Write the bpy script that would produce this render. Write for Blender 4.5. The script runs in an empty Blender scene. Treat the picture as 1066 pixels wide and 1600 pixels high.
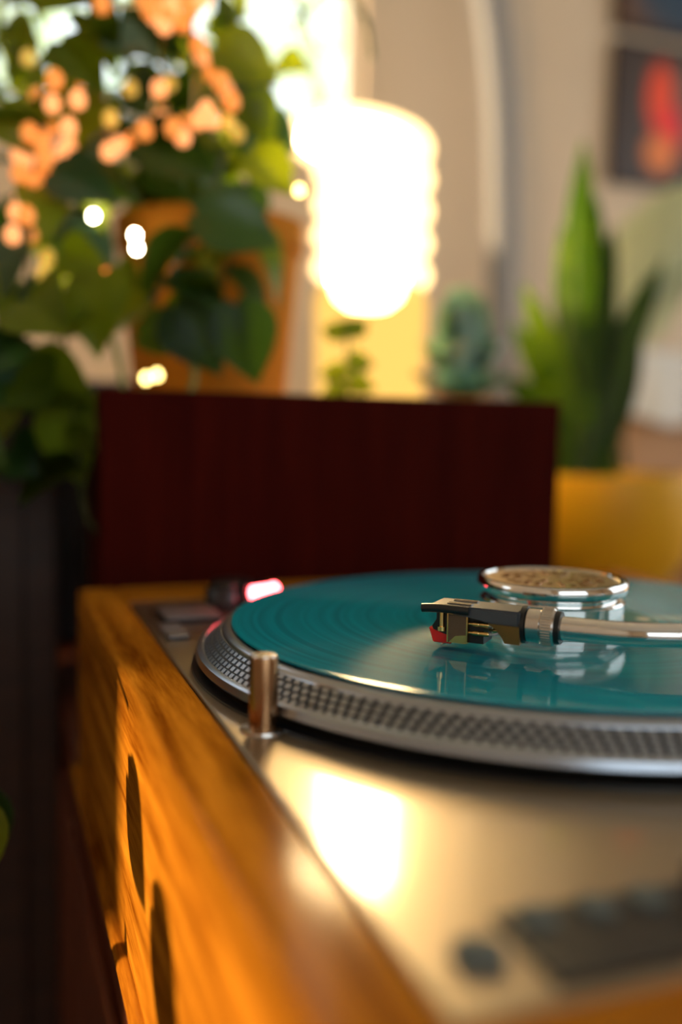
import bpy, bmesh, math, random
from mathutils import Vector, Matrix, Euler
random.seed(7)
PI = math.pi
SC = bpy.context.scene
COL = SC.collection

# ------------------------------------------------------------------ camera, light, exposure
cam_d = bpy.data.cameras.new('camera')
cam_d.sensor_fit = 'VERTICAL'; cam_d.sensor_height = 36.0; cam_d.sensor_width = 24.0
cam_d.lens = 33.75
cam_d.clip_start = 0.01
cam_d.dof.use_dof = True
cam_d.dof.focus_distance = 0.390
cam_d.dof.aperture_fstop = 2.45
cam = bpy.data.objects.new('camera', cam_d); COL.objects.link(cam)
cam.location = (-0.2476, -0.3874, 0.929)
YAW, PITCH, ROLL = math.radians(20), 0.0862, 0.0181
cam.rotation_euler = (Matrix.Rotation(-YAW, 4, 'Z') @ Matrix.Rotation(PI/2 - PITCH, 4, 'X') @ Matrix.Rotation(ROLL, 4, 'Z')).to_euler()
SC.camera = cam

SC.view_settings.view_transform = 'Standard'
SC.view_settings.look = 'None'
SC.view_settings.gamma = 1.0
SC.view_settings.use_curve_mapping = False
SC.view_settings.exposure = 0.55
SC.cycles.use_denoising = True
SC.cycles.max_bounces = 8
SC.cycles.sample_clamp_indirect = 6.0
SC.cycles.caustics_reflective = False
SC.cycles.caustics_refractive = False

world = bpy.data.worlds.new('sky'); SC.world = world
world.use_nodes = True
bg = world.node_tree.nodes['Background']
bg.inputs['Color'].default_value = (0.86, 0.96, 1.0, 1)
bg.inputs['Strength'].default_value = 1.7

SUN_DIR = Vector((0.84, -0.36, -0.40)).normalized()
sun_d = bpy.data.lights.new('sun', 'SUN'); sun_d.energy = 8.0; sun_d.angle = math.radians(1.6)
sun_d.color = (1.0, 0.72, 0.40)
sun = bpy.data.objects.new('sun', sun_d); COL.objects.link(sun)
sun.location = (-2, 1.2, 2.5)
sun.rotation_euler = SUN_DIR.to_track_quat('-Z', 'Y').to_euler()

LAMP_E = 100.0

# ------------------------------------------------------------------ materials
def new_mat(name):
    m = bpy.data.materials.new(name); m.use_nodes = True
    return m, m.node_tree, m.node_tree.nodes['Principled BSDF']

def setp(b, **kw):
    names = {'base': 'Base Color', 'rough': 'Roughness', 'metal': 'Metallic', 'coat': 'Coat Weight', 'coatr': 'Coat Roughness',
             'spec': 'Specular IOR Level', 'trans': 'Transmission Weight', 'ior': 'IOR', 'aniso': 'Anisotropic', 'alpha': 'Alpha',
             'sss': 'Subsurface Weight', 'sheen': 'Sheen Weight'}
    for k, v in kw.items():
        if k == 'base': v = (*v, 1)
        b.inputs[names[k]].default_value = v

def plain(name, base, rough=0.5, noise=0.12, nscale=40, bump=0.0, **kw):
    """principled with a little procedural mottling"""
    m, nt, b = new_mat(name)
    setp(b, rough=rough, **kw)
    tc = nt.nodes.new('ShaderNodeTexCoord')
    nz = nt.nodes.new('ShaderNodeTexNoise'); nz.inputs['Scale'].default_value = nscale; nz.inputs['Detail'].default_value = 4
    nt.links.new(tc.outputs['Object'], nz.inputs['Vector'])
    mx = nt.nodes.new('ShaderNodeMix'); mx.data_type = 'RGBA'
    mx.inputs[6].default_value = (*[c*(1-noise) for c in base], 1)
    mx.inputs[7].default_value = (*[min(1, c*(1+noise)) for c in base], 1)
    nt.links.new(nz.outputs['Fac'], mx.inputs[0])
    nt.links.new(mx.outputs[2], b.inputs['Base Color'])
    if bump:
        bp = nt.nodes.new('ShaderNodeBump'); bp.inputs['Strength'].default_value = bump; bp.inputs['Distance'].default_value = 0.001
        nt.links.new(nz.outputs['Fac'], bp.inputs['Height']); nt.links.new(bp.outputs['Normal'], b.inputs['Normal'])
    return m

def wood(name, dark, light, axis=1, scale=14, stretch=14, rough=0.3, coat=0.5, bump=0.05):
    m, nt, b = new_mat(name)
    setp(b, rough=rough, coat=coat, coatr=0.12)
    tc = nt.nodes.new('ShaderNodeTexCoord'); mp = nt.nodes.new('ShaderNodeMapping')
    s = [stretch]*3; s[axis] = 1.0
    mp.inputs['Scale'].default_value = s
    nt.links.new(tc.outputs['Object'], mp.inputs['Vector'])
    n1 = nt.nodes.new('ShaderNodeTexNoise'); n1.inputs['Scale'].default_value = scale*0.5; n1.inputs['Detail'].default_value = 6
    n1.inputs['Distortion'].default_value = 0.6
    n2 = nt.nodes.new('ShaderNodeTexNoise'); n2.inputs['Scale'].default_value = scale*4; n2.inputs['Detail'].default_value = 4
    nt.links.new(mp.outputs['Vector'], n1.inputs['Vector']); nt.links.new(mp.outputs['Vector'], n2.inputs['Vector'])
    add = nt.nodes.new('ShaderNodeMath'); add.operation = 'MULTIPLY_ADD'
    add.inputs[1].default_value = 0.35
    nt.links.new(n2.outputs['Fac'], add.inputs[0]); nt.links.new(n1.outputs['Fac'], add.inputs[2])
    cr = nt.nodes.new('ShaderNodeValToRGB')
    cr.color_ramp.elements[0].position = 0.42; cr.color_ramp.elements[0].color = (*dark, 1)
    cr.color_ramp.elements[1].position = 0.86; cr.color_ramp.elements[1].color = (*light, 1)
    nt.links.new(add.outputs[0], cr.inputs['Fac']); nt.links.new(cr.outputs['Color'], b.inputs['Base Color'])
    bp = nt.nodes.new('ShaderNodeBump'); bp.inputs['Strength'].default_value = bump; bp.inputs['Distance'].default_value = 0.001
    nt.links.new(add.outputs[0], bp.inputs['Height']); nt.links.new(bp.outputs['Normal'], b.inputs['Normal'])
    return m

def emit(name, color, strength):
    m, nt, b = new_mat(name)
    setp(b, base=color, rough=0.3)
    b.inputs['Emission Color'].default_value = (*color, 1)
    b.inputs['Emission Strength'].default_value = strength
    return m

def leaf_mat(name, c1, c2, trans=0.35, rough=0.38):
    m, nt, b = new_mat(name)
    setp(b, rough=rough, coat=0.25, coatr=0.2)
    oi = nt.nodes.new('ShaderNodeObjectInfo')
    tc = nt.nodes.new('ShaderNodeTexCoord')
    nz = nt.nodes.new('ShaderNodeTexNoise'); nz.inputs['Scale'].default_value = 35
    nt.links.new(tc.outputs['Object'], nz.inputs['Vector'])
    ad = nt.nodes.new('ShaderNodeMath'); ad.operation = 'MULTIPLY_ADD'; ad.inputs[1].default_value = 0.5
    nt.links.new(nz.outputs['Fac'], ad.inputs[0])
    ml = nt.nodes.new('ShaderNodeMath'); ml.operation = 'MULTIPLY'; ml.inputs[1].default_value = 0.75
    nt.links.new(oi.outputs['Random'], ml.inputs[0]); nt.links.new(ml.outputs[0], ad.inputs[2])
    mx = nt.nodes.new('ShaderNodeMix'); mx.data_type = 'RGBA'
    mx.inputs[6].default_value = (*c1, 1); mx.inputs[7].default_value = (*c2, 1)
    nt.links.new(ad.outputs[0], mx.inputs[0]); nt.links.new(mx.outputs[2], b.inputs['Base Color'])
    tr = nt.nodes.new('ShaderNodeBsdfTranslucent')
    br = nt.nodes.new('ShaderNodeMix'); br.data_type = 'RGBA'; br.blend_type = 'MULTIPLY'; br.inputs[0].default_value = 1
    br.inputs[7].default_value = (1.0, 1.0, 0.45, 1)
    nt.links.new(mx.outputs[2], br.inputs[6])
    nt.links.new(br.outputs[2], tr.inputs['Color'])
    ms = nt.nodes.new('ShaderNodeMixShader'); ms.inputs[0].default_value = trans
    nt.links.new(b.outputs[0], ms.inputs[1]); nt.links.new(tr.outputs[0], ms.inputs[2])
    nt.links.new(ms.outputs[0], nt.nodes['Material Output'].inputs['Surface'])
    return m

M = {}
M['amber_wood'] = wood('amber_varnished_wood', (0.13, 0.03, 0.001), (0.50, 0.19, 0.014), axis=1, rough=0.5, coat=0.16, bump=0.12)
M['amber_wood_x'] = wood('amber_varnished_wood_cross', (0.13, 0.03, 0.001), (0.50, 0.19, 0.014), axis=0, rough=0.5, coat=0.16, bump=0.12)
M['mahogany'] = wood('dark_mahogany', (0.035, 0.002, 0.0008), (0.06, 0.0045, 0.0015), axis=2, rough=0.75, coat=0.0)
for k_ in ('amber_wood', 'amber_wood_x'): M[k_].node_tree.nodes['Principled BSDF'].inputs['Specular IOR Level'].default_value = 0.0
M['mahogany'].node_tree.nodes['Principled BSDF'].inputs['Specular IOR Level'].default_value = 0.05
M['cabinet_wood'] = wood('red_brown_cabinet_wood', (0.09, 0.02, 0.008), (0.2, 0.05, 0.018), axis=1, rough=0.4, coat=0.2)
M['dark_wood'] = wood('near_black_wood', (0.018, 0.006, 0.003), (0.045, 0.015, 0.007), axis=0, rough=0.5, coat=0.1)
M['floor_wood'] = wood('floor_wood', (0.16, 0.07, 0.02), (0.36, 0.18, 0.06), axis=0, scale=6, rough=0.4, coat=0.2)
M['riser_wood'] = wood('riser_wood', (0.2, 0.1, 0.04), (0.4, 0.22, 0.1), axis=0)
M['wall'] = plain('beige_wall_paint', (0.72, 0.565, 0.41), 0.75, 0.05, 6)
M['ceiling'] = plain('ceiling_paint', (0.7, 0.66, 0.6), 0.85, 0.03, 6)
M['white_paint'] = plain('white_paint', (0.75, 0.72, 0.68), 0.5, 0.04, 10)
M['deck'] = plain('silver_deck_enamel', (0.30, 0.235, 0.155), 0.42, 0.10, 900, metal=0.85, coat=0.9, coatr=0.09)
M['platter'] = plain('machined_aluminium', (0.42, 0.46, 0.53), 0.28, 0.05, 200, metal=1.0)
M['platter_groove'] = plain('platter_rim_dark_groove', (0.07, 0.075, 0.085), 0.45, 0.1, 300, metal=0.6)
M['chrome'] = plain('chrome', (0.86, 0.84, 0.82), 0.07, 0.02, 30, metal=1.0)
M['brushed'] = plain('brushed_steel', (0.72, 0.68, 0.64), 0.2, 0.05, 120, metal=1.0)
M['brass'] = plain('gold_plate', (0.90, 0.60, 0.22), 0.2, 0.05, 120, metal=1.0)
M['bronze'] = plain('brown_anodised_metal', (0.34, 0.18, 0.085), 0.26, 0.06, 200, metal=1.0)
M['brushed_gold'] = plain('tan_brushed_metal', (0.62, 0.47, 0.28), 0.3, 0.08, 150, metal=1.0)
M['black'] = plain('black_satin', (0.012, 0.012, 0.013), 0.3, 0.1, 80, spec=0.5)
M['black_metal'] = plain('black_anodised', (0.03, 0.032, 0.036), 0.26, 0.1, 200, metal=0.35)
M['headshell'] = plain('slate_anodised', (0.06, 0.066, 0.078), 0.36, 0.1, 200, spec=0.6)
M['heel'] = plain('heel_orange_reflection', (0.42, 0.19, 0.05), 0.35, 0.1, 200, metal=0.6)  # orange reflection on the headshell's lower side, put into the base colour
M['button'] = plain('dull_grey_button', (0.22, 0.20, 0.20), 0.5, 0.05, 100, metal=0.5)
M['cart'] = plain('cartridge_brown_black', (0.13, 0.075, 0.04), 0.25, 0.1, 200)
M['red_plastic'] = plain('red_clear_plastic', (0.9, 0.015, 0.012), 0.12, 0.05, 100, coat=0.4, sss=0.4)
M['wire_white'] = plain('pale_lead_wire', (0.75, 0.6, 0.45), 0.35, 0.05, 100)
M['wire_grey'] = plain('grey_lead_wire', (0.35, 0.35, 0.36), 0.35, 0.05, 100)
M['grey_mark'] = plain('grey_print', (0.11, 0.13, 0.13), 0.8, 0.05, 80, spec=0.1)
M['terracotta'] = plain('amber_terracotta', (0.62, 0.22, 0.02), 0.9, 0.15, 25, bump=0.05, spec=0.1)
M['mustard'] = plain('mustard_glaze', (0.95, 0.47, 0.006), 0.5, 0.15, 18, bump=0.05)
M['soil'] = plain('potting_soil', (0.03, 0.018, 0.01), 0.9, 0.4, 200, bump=0.5)
M['stem'] = plain('vine_stem', (0.07, 0.085, 0.02), 0.5, 0.2, 60)
M['tendril'] = plain('young_tendril', (0.20, 0.25, 0.04), 0.5, 0.2, 60)
M['pale_fabric'] = plain('white_fabric', (0.72, 0.71, 0.68), 0.9, 0.06, 60, bump=0.1)
M['tan_fabric'] = plain('tan_fabric', (0.48, 0.29, 0.17), 0.9, 0.1, 60, bump=0.1)
M['pole'] = plain('pale_grey_pole', (0.23, 0.235, 0.26), 0.6, 0.03, 20)
M['leaf'] = leaf_mat('vine_leaf_green', (0.05, 0.17, 0.015), (0.44, 0.52, 0.03), 0.5)
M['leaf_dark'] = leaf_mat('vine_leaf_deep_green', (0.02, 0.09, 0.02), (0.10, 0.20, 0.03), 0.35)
M['leaf_bright'] = leaf_mat('vine_leaf_bright_green', (0.09, 0.24, 0.015), (0.42, 0.48, 0.03), 0.5)
M['leaf_sheen'] = leaf_mat('vine_leaf_window_sheen', (0.06, 0.16, 0.09), (0.13, 0.25, 0.16), 0.2, 0.28)  # window reflection put into the colour of some leaves
M['blade'] = leaf_mat('strap_leaf_green', (0.045, 0.16, 0.002), (0.17, 0.29, 0.003), 0.35)
M['blade_dark'] = leaf_mat('strap_leaf_dark', (0.02, 0.07, 0.008), (0.06, 0.12, 0.015), 0.25)
M['succulent'] = leaf_mat('succulent_blue_green', (0.34, 0.56, 0.52), (0.46, 0.66, 0.62), 0.25)
M['pale_leaf'] = leaf_mat('pale_broad_leaf', (0.60, 0.66, 0.56), (0.72, 0.76, 0.68), 0.3, 0.3)
M['tree_leaf'] = leaf_mat('tree_leaf', (0.6, 0.72, 0.62), (0.74, 0.82, 0.76), 0.5)
M['bark'] = plain('bark', (0.16, 0.12, 0.08), 0.9, 0.3, 20)
M['grass'] = plain('lawn', (0.12, 0.2, 0.06), 0.9, 0.3, 8)
M['glow'] = emit('lamp_tube_glow', (1.0, 0.76, 0.42), LAMP_E)
m, nt, b = new_mat('lamp_ring_glass')
tb = nt.nodes.new('ShaderNodeBsdfTransparent'); tb.inputs['Color'].default_value = (1.0, 0.93, 0.78, 1)
em = nt.nodes.new('ShaderNodeEmission'); em.inputs['Color'].default_value = (1.0, 0.66, 0.30, 1); em.inputs['Strength'].default_value = 3.8
ms = nt.nodes.new('ShaderNodeMixShader'); ms.inputs[0].default_value = 0.5
nt.links.new(tb.outputs[0], ms.inputs[1]); nt.links.new(em.outputs[0], ms.inputs[2])
nt.links.new(ms.outputs[0], nt.nodes['Material Output'].inputs['Surface'])
M['ring_glass'] = m
m, nt, b = new_mat('lamp_body_glass')
tb = nt.nodes.new('ShaderNodeBsdfTransparent'); tb.inputs['Color'].default_value = (1.0, 0.85, 0.55, 1)
em = nt.nodes.new('ShaderNodeEmission'); em.inputs['Color'].default_value = (1.0, 0.56, 0.13, 1); em.inputs['Strength'].default_value = 0.95
ms = nt.nodes.new('ShaderNodeMixShader'); ms.inputs[0].default_value = 0.86
nt.links.new(tb.outputs[0], ms.inputs[1]); nt.links.new(em.outputs[0], ms.inputs[2])
nt.links.new(ms.outputs[0], nt.nodes['Material Output'].inputs['Surface'])
M['glow_body'] = m
M['red_led'] = emit('red_lamp', (1.0, 0.07, 0.08), 22.0)
M['fairy'] = emit('fairy_bulb_peach', (1.0, 0.38, 0.13), 0.95)
M['fairy_orange'] = emit('fairy_bulb_orange', (1.0, 0.32, 0.06), 0.55)
M['fairy_dim'] = emit('fairy_bulb_dim', (1.0, 0.20, 0.03), 1.2)
M['fairy_soft'] = emit('fairy_bulb_soft_gold', (1.0, 0.62, 0.10), 0.38)
M['fairy_bright'] = emit('fairy_bulb_white', (1.0, 0.86, 0.62), 45.0)
M['fairy_gold'] = emit('fairy_bulb_gold', (1.0, 0.75, 0.22), 9.0)

# window glass
m, nt, b = new_mat('window_glass')
tb = nt.nodes.new('ShaderNodeBsdfTransparent'); gb = nt.nodes.new('ShaderNodeBsdfGlossy'); gb.inputs['Roughness'].default_value = 0.02
ms = nt.nodes.new('ShaderNodeMixShader'); ms.inputs[0].default_value = 0.05
nt.links.new(tb.outputs[0], ms.inputs[1]); nt.links.new(gb.outputs[0], ms.inputs[2])
nt.links.new(ms.outputs[0], nt.nodes['Material Output'].inputs['Surface'])
M['glass'] = m

# teal vinyl: circular groove anisotropy + fine groove bump
m, nt, b = new_mat('teal_vinyl')
tg = nt.nodes.new('ShaderNodeTangent'); tg.direction_type = 'RADIAL'; tg.axis = 'Z'
tc = nt.nodes.new('ShaderNodeTexCoord'); sx = nt.nodes.new('ShaderNodeVectorMath'); sx.operation = 'LENGTH'
mpn = nt.nodes.new('ShaderNodeMapping'); mpn.inputs['Scale'].default_value = (1, 1, 0)
nt.links.new(tc.outputs['Object'], mpn.inputs['Vector']); nt.links.new(mpn.outputs[0], sx.inputs[0])
nz = nt.nodes.new('ShaderNodeTexNoise'); nz.noise_dimensions = '1D'; nz.inputs['Scale'].default_value = 260; nz.inputs['Detail'].default_value = 3
nt.links.new(sx.outputs['Value'], nz.inputs['W'])
cr = nt.nodes.new('ShaderNodeValToRGB')
cr.color_ramp.elements[0].position = 0.3; cr.color_ramp.elements[0].color = (0.0, 0.19, 0.28, 1)
cr.color_ramp.elements[1].position = 0.7; cr.color_ramp.elements[1].color = (0.0, 0.28, 0.39, 1)
nt.links.new(nz.outputs['Fac'], cr.inputs['Fac'])
df = nt.nodes.new('ShaderNodeBsdfDiffuse'); nt.links.new(cr.outputs[0], df.inputs['Color'])
ga = nt.nodes.new('ShaderNodeBsdfAnisotropic'); ga.inputs['Roughness'].default_value = 0.28; ga.inputs['Anisotropy'].default_value = 0.85
nt.links.new(tg.outputs[0], ga.inputs['Tangent'])
gs = nt.nodes.new('ShaderNodeBsdfAnisotropic'); gs.inputs['Roughness'].default_value = 0.05
m1 = nt.nodes.new('ShaderNodeMixShader'); m1.inputs[0].default_value = 0.035
nt.links.new(df.outputs[0], m1.inputs[1]); nt.links.new(ga.outputs[0], m1.inputs[2])
fr = nt.nodes.new('ShaderNodeFresnel'); fr.inputs['IOR'].default_value = 1.28
m2 = nt.nodes.new('ShaderNodeMixShader'); nt.links.new(fr.outputs[0], m2.inputs[0])
nt.links.new(m1.outputs[0], m2.inputs[1]); nt.links.new(gs.outputs[0], m2.inputs[2])
nt.links.new(m2.outputs[0], nt.nodes['Material Output'].inputs['Surface'])
nt.nodes.remove(b)
M['vinyl'] = m

# ------------------------------------------------------------------ mesh helpers
def T(bm, mat):
    bmesh.ops.transform(bm, matrix=mat, verts=bm.verts); return bm

def box(bm, lo, hi, bevel=0.0, seg=2):
    r = bmesh.ops.create_cube(bm, size=1.0)
    lo, hi = Vector(lo), Vector(hi); c = (lo+hi)/2; d = hi-lo
    for v in r['verts']:
        v.co = Vector((v.co.x*d.x+c.x, v.co.y*d.y+c.y, v.co.z*d.z+c.z))
    if bevel:
        es = list({e for v in r['verts'] for e in v.link_edges})
        bmesh.ops.bevel(bm, geom=es, offset=bevel, segments=seg, affect='EDGES', profile=0.5)
    return bm

def lathe(bm, prof, n=64, center=(0, 0, 0), axis=None, closed=False):
    """prof: list of (r, h) revolved round `axis` (default +Z) through center"""
    ax = Vector(axis).normalized() if axis else Vector((0, 0, 1))
    q = ax.to_track_quat('Z', 'Y').to_matrix() if axis else Matrix.Identity(3)
    c = Vector(center); rings = []
    for r, h in prof:
        if r <= 1e-9:
            rings.append([bm.verts.new(c + q @ Vector((0, 0, h)))])
        else:
            rings.append([bm.verts.new(c + q @ Vector((r*math.cos(2*PI*i/n), r*math.sin(2*PI*i/n), h))) for i in range(n)])
    pairs = list(zip(rings, rings[1:]))
    if closed: pairs.append((rings[-1], rings[0]))
    for a, b_ in pairs:
        if len(a) == 1 and len(b_) == 1: continue
        for i in range(n):
            j = (i+1) % n
            if len(a) == 1: bm.faces.new((a[0], b_[j], b_[i]))
            elif len(b_) == 1: bm.faces.new((a[i], a[j], b_[0]))
            else: bm.faces.new((a[i], a[j], b_[j], b_[i]))
    return bm

def spline(pts, n=8):
    """catmull-rom through pts"""
    P = [Vector(p) for p in pts]; P = [2*P[0]-P[1]] + P + [2*P[-1]-P[-2]]
    out = []
    for i in range(1, len(P)-2):
        a, b_, c, d = P[i-1:i+3]
        for k in range(n):
            t = k/n
            out.append(0.5*((2*b_)+(c-a)*t+(2*a-5*b_+4*c-d)*t*t+(3*b_-a-3*c+d)*t**3))
    out.append(P[-2]); return out

def tube(bm, path, r, n=10, smooth=0, cap=True, flat=None):
    if smooth: path = spline(path, smooth)
    path = [Vector(p) for p in path]; rings = []
    up = Vector((0, 0, 1))
    for i, p in enumerate(path):
        t = (path[min(i+1, len(path)-1)]-path[max(i-1, 0)]).normalized()
        if abs(t.dot(up)) > 0.98: up = Vector((1, 0, 0))
        s = t.cross(up).normalized(); u = s.cross(t)
        rr = r[i*len(r)//len(path)] if isinstance(r, (list, tuple)) else r
        f = flat or 1.0
        rings.append([bm.verts.new(p + (s*math.cos(2*PI*k/n) + u*f*math.sin(2*PI*k/n))*rr) for k in range(n)])
    for a, b_ in zip(rings, rings[1:]):
        for k in range(n):
            bm.faces.new((a[k], a[(k+1) % n], b_[(k+1) % n], b_[k]))
    if cap:
        bm.faces.new(rings[0][::-1]); bm.faces.new(rings[-1])
    return bm

def prism(bm, poly, w0, w1, f):
    """polygon poly (a,b) extruded between w0 and w1; f(a,w,b)->Vector"""
    A = [bm.verts.new(f(a, w0, b_)) for a, b_ in poly]; B = [bm.verts.new(f(a, w1, b_)) for a, b_ in poly]
    n = len(poly)
    bm.faces.new(A); bm.faces.new(B[::-1])
    for i in range(n):
        bm.faces.new((A[i], B[i], B[(i+1) % n], A[(i+1) % n]))
    return bm

def torus(bm, R, r, center, n=48, k=14, tilt=(0, 0), sz=1.0):
    c = Vector(center); rot = Euler((tilt[0], tilt[1], 0)).to_matrix()
    prof = [[None]*k for _ in range(n)]
    for i in range(n):
        a = 2*PI*i/n
        for j in range(k):
            b_ = 2*PI*j/k
            prof[i][j] = bm.verts.new(c + rot @ Vector(((R+r*math.cos(b_))*math.cos(a), (R+r*math.cos(b_))*math.sin(a), sz*r*math.sin(b_))))
    for i in range(n):
        for j in range(k):
            bm.faces.new((prof[i][j], prof[(i+1) % n][j], prof[(i+1) % n][(j+1) % k], prof[i][(j+1) % k]))
    return bm

def NB(): return bmesh.new()

def mesh_of(name, bm, mat, offset=(0, 0, 0), smooth=True):
    bmesh.ops.recalc_face_normals(bm, faces=bm.faces)
    off = Vector(offset)
    if off.length: 
        for v in bm.verts: v.co -= off
    me = bpy.data.meshes.new(name); bm.to_mesh(me); bm.free()
    me.materials.append(mat)
    if smooth:
        me.shade_smooth()
        try: me.set_sharp_from_angle(angle=math.radians(38))
        except Exception: pass
    return me

def tag(o, label=None, cat=None, group=None, kind=None):
    if label: o['label'] = label
    if cat: o['category'] = cat
    if group: o['group'] = group
    if kind: o['kind'] = kind
    return o

def root_of(o):
    while o.parent: o = o.parent
    return o

def obj(name, bm, mat, parent=None, smooth=True, label=None, kind=None):
    """geometry given in world coordinates; parent chain carries only the root's location"""
    off = root_of(parent).location if parent else (0, 0, 0)
    o = bpy.data.objects.new(name, mesh_of(name, bm, mat, off, smooth)); COL.objects.link(o)
    if parent: o.parent = parent
    if label: o['label'] = label
    if kind: o['kind'] = kind
    ar = [p.area for p in o.data.polygons]
    if smooth and max(ar) > .08*sum(ar): o.modifiers.new('weighted_normals', 'WEIGHTED_NORMAL').keep_sharp = True
    return o

def solo(name, bm, mat, origin, label, cat, group=None, kind=None):
    o = bpy.data.objects.new(name, mesh_of(name, bm, mat, origin)); COL.objects.link(o)
    o.location = origin
    return tag(o, label, cat, group, kind)

def thing(name, loc, label, cat, group=None):
    o = bpy.data.objects.new(name, None); COL.objects.link(o); o.location = loc; o.empty_display_size = 0.05
    return tag(o, label, cat, group)

def struct(name, bm, mat, parent=None, smooth=False):
    o = obj(name, bm, mat, parent, smooth)
    if parent is None: o['kind'] = 'structure'
    return o

# ------------------------------------------------------------------ the room
X0, X1, Y0, Y1, ZC = -1.30, 2.4, -2.2, 1.90, 2.75
bm = NB(); box(bm, (X0-.15, Y0-.15, -.1), (X1+.15, Y1+.15, 0)); struct('floor', bm, M['floor_wood'])
bm = NB(); box(bm, (X0-.15, Y0-.15, ZC), (X1+.15, Y1+.15, ZC+.1)); struct('ceiling', bm, M['ceiling'])
def wall_with_hole(name, axis, c0, c1, a0, a1, h0, h1, z0, z1):
    """wall slab between c0..c1 on `axis`, spanning a0..a1, with an opening h0..h1 x z0..z1"""
    bm = NB()
    def bx(p0, p1, q0, q1):
        if axis == 'Y': box(bm, (p0, c0, q0), (p1, c1, q1))
        else: box(bm, (c0, p0, q0), (c1, p1, q1))
    bx(a0, h0, 0, ZC); bx(h1, a1, 0, ZC); bx(h0, h1, 0, z0); bx(h0, h1, z1, ZC)
    return struct(name, bm, M['wall'])
WB = (-1.0, 0.62, 1.62, 2.55)
wall_with_hole('wall_back', 'Y', Y1, Y1+.15, X0-.15, X1+.15, *WB)
# unseen sun window, sized so its beam falls only on the plinth side
tgt = Vector((-0.197, -0.115, 0.735)); tt = (tgt.x - X0)/SUN_DIR.x
hit = tgt - SUN_DIR*tt
WL = (hit.y-0.18, hit.y+0.18, hit.z-0.17, hit.z+0.125)
wall_with_hole('wall_left', 'X', X0-.05, X0, Y0, Y1, *WL)
WR = (-1.0, 1.5, 0.85, 2.35)  # unseen opening, added to light the back wall and plants
wall_with_hole('wall_right', 'X', X1, X1+.15, Y0, Y1, *WR)
WF = (-0.9, 0.9, 0.95, 2.2)  # unseen opening behind the camera, added for cool fill light
wall_with_hole('wall_front', 'Y', Y0-.15, Y0, X0-.15, X1+.15, *WF)

def window(name, axis, c, a0, a1, z0, z1, mull, t=0.035):
    def bxs(bm, p0, p1, q0, q1, d0, d1):
        if axis == 'Y': box(bm, (p0, c+d0, q0), (p1, c+d1, q1), 0.003, 1)
        else: box(bm, (c+d0, p0, q0), (c+d1, p1, q1), 0.003, 1)
    bm = NB(); bxs(bm, a0, a1, z0, z0+t, -.02, .02)
    w = struct(name, bm, M['white_paint'])
    for (p0, p1, q0, q1) in ((a0, a1, z1-t, z1), (a0, a0+t, z0+t, z1-t), (a1-t, a1, z0+t, z1-t)):
        bm = NB(); bxs(bm, p0, p1, q0, q1, -.02, .02); obj('window_frame', bm, M['white_paint'], w, False)
    xs = [a0+t] + [a0+(a1-a0)*f for f in mull] + [a1-t]
    for f in mull:
        x = a0+(a1-a0)*f
        bm = NB(); bxs(bm, x-.012, x+.012, z0+t, z1-t, -.015, .015); obj('mullion', bm, M['white_paint'], w, False)
    for p0, p1 in zip(xs, xs[1:]):
        bm = NB(); bxs(bm, p0+.002, p1-.002, z0+t, z1-t, -.003, .003); obj('pane', bm, M['glass'], w, False)
    return w
window('window_1', 'Y', Y1+.05, *WB, (0.36,))
window('window_beam', 'X', X0-.025, *WL, (), t=0.02)
window('window_fill_front', 'Y', Y0-.05, *WF, (0.5,))
window('window_fill_right', 'X', X1+.05, *WR, (0.33, 0.67))
for nm, ax, c, (a0, a1, z0, z1) in (('p1', 'Y', Y1+.10, WB), ('p3', 'Y', Y0-.10, WF)):
    ld = bpy.data.lights.new('window_portal', 'AREA'); ld.shape = 'RECTANGLE'; ld.size = a1-a0; ld.size_y = z1-z0
    ld.cycles.is_portal = True
    lo = bpy.data.objects.new('window_portal', ld); COL.objects.link(lo)
    lo.location = ((a0+a1)/2, c, (z0+z1)/2)
    lo.rotation_euler = (-PI/2, 0, 0) if c > 0 else (PI/2, 0, 0)
ld = bpy.data.lights.new('window_portal', 'AREA'); ld.shape = 'RECTANGLE'; ld.size = WR[1]-WR[0]; ld.size_y = WR[3]-WR[2]; ld.cycles.is_portal = True
lo = bpy.data.objects.new('window_portal', ld); COL.objects.link(lo); lo.location = (X1+.1, (WR[0]+WR[1])/2, (WR[2]+WR[3])/2)
lo.rotation_euler = (PI/2, 0, PI/2)
bm = NB(); box(bm, (WB[0]-.04, Y1-.05, WB[2]-.03), (WB[1]+.04, Y1+.03, WB[2]), 0.004); struct('trim_1', bm, M['white_paint'])
bm = NB(); box(bm, (X0, Y1-.015, 0), (X1, Y1, 0.1), 0.003); struct('baseboard_back', bm, M['white_paint'])
bm = NB(); box(bm, (X0, Y0, 0), (X0+.015, Y1-.015, 0.1), 0.003); struct('baseboard_left', bm, M['white_paint'])

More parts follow.
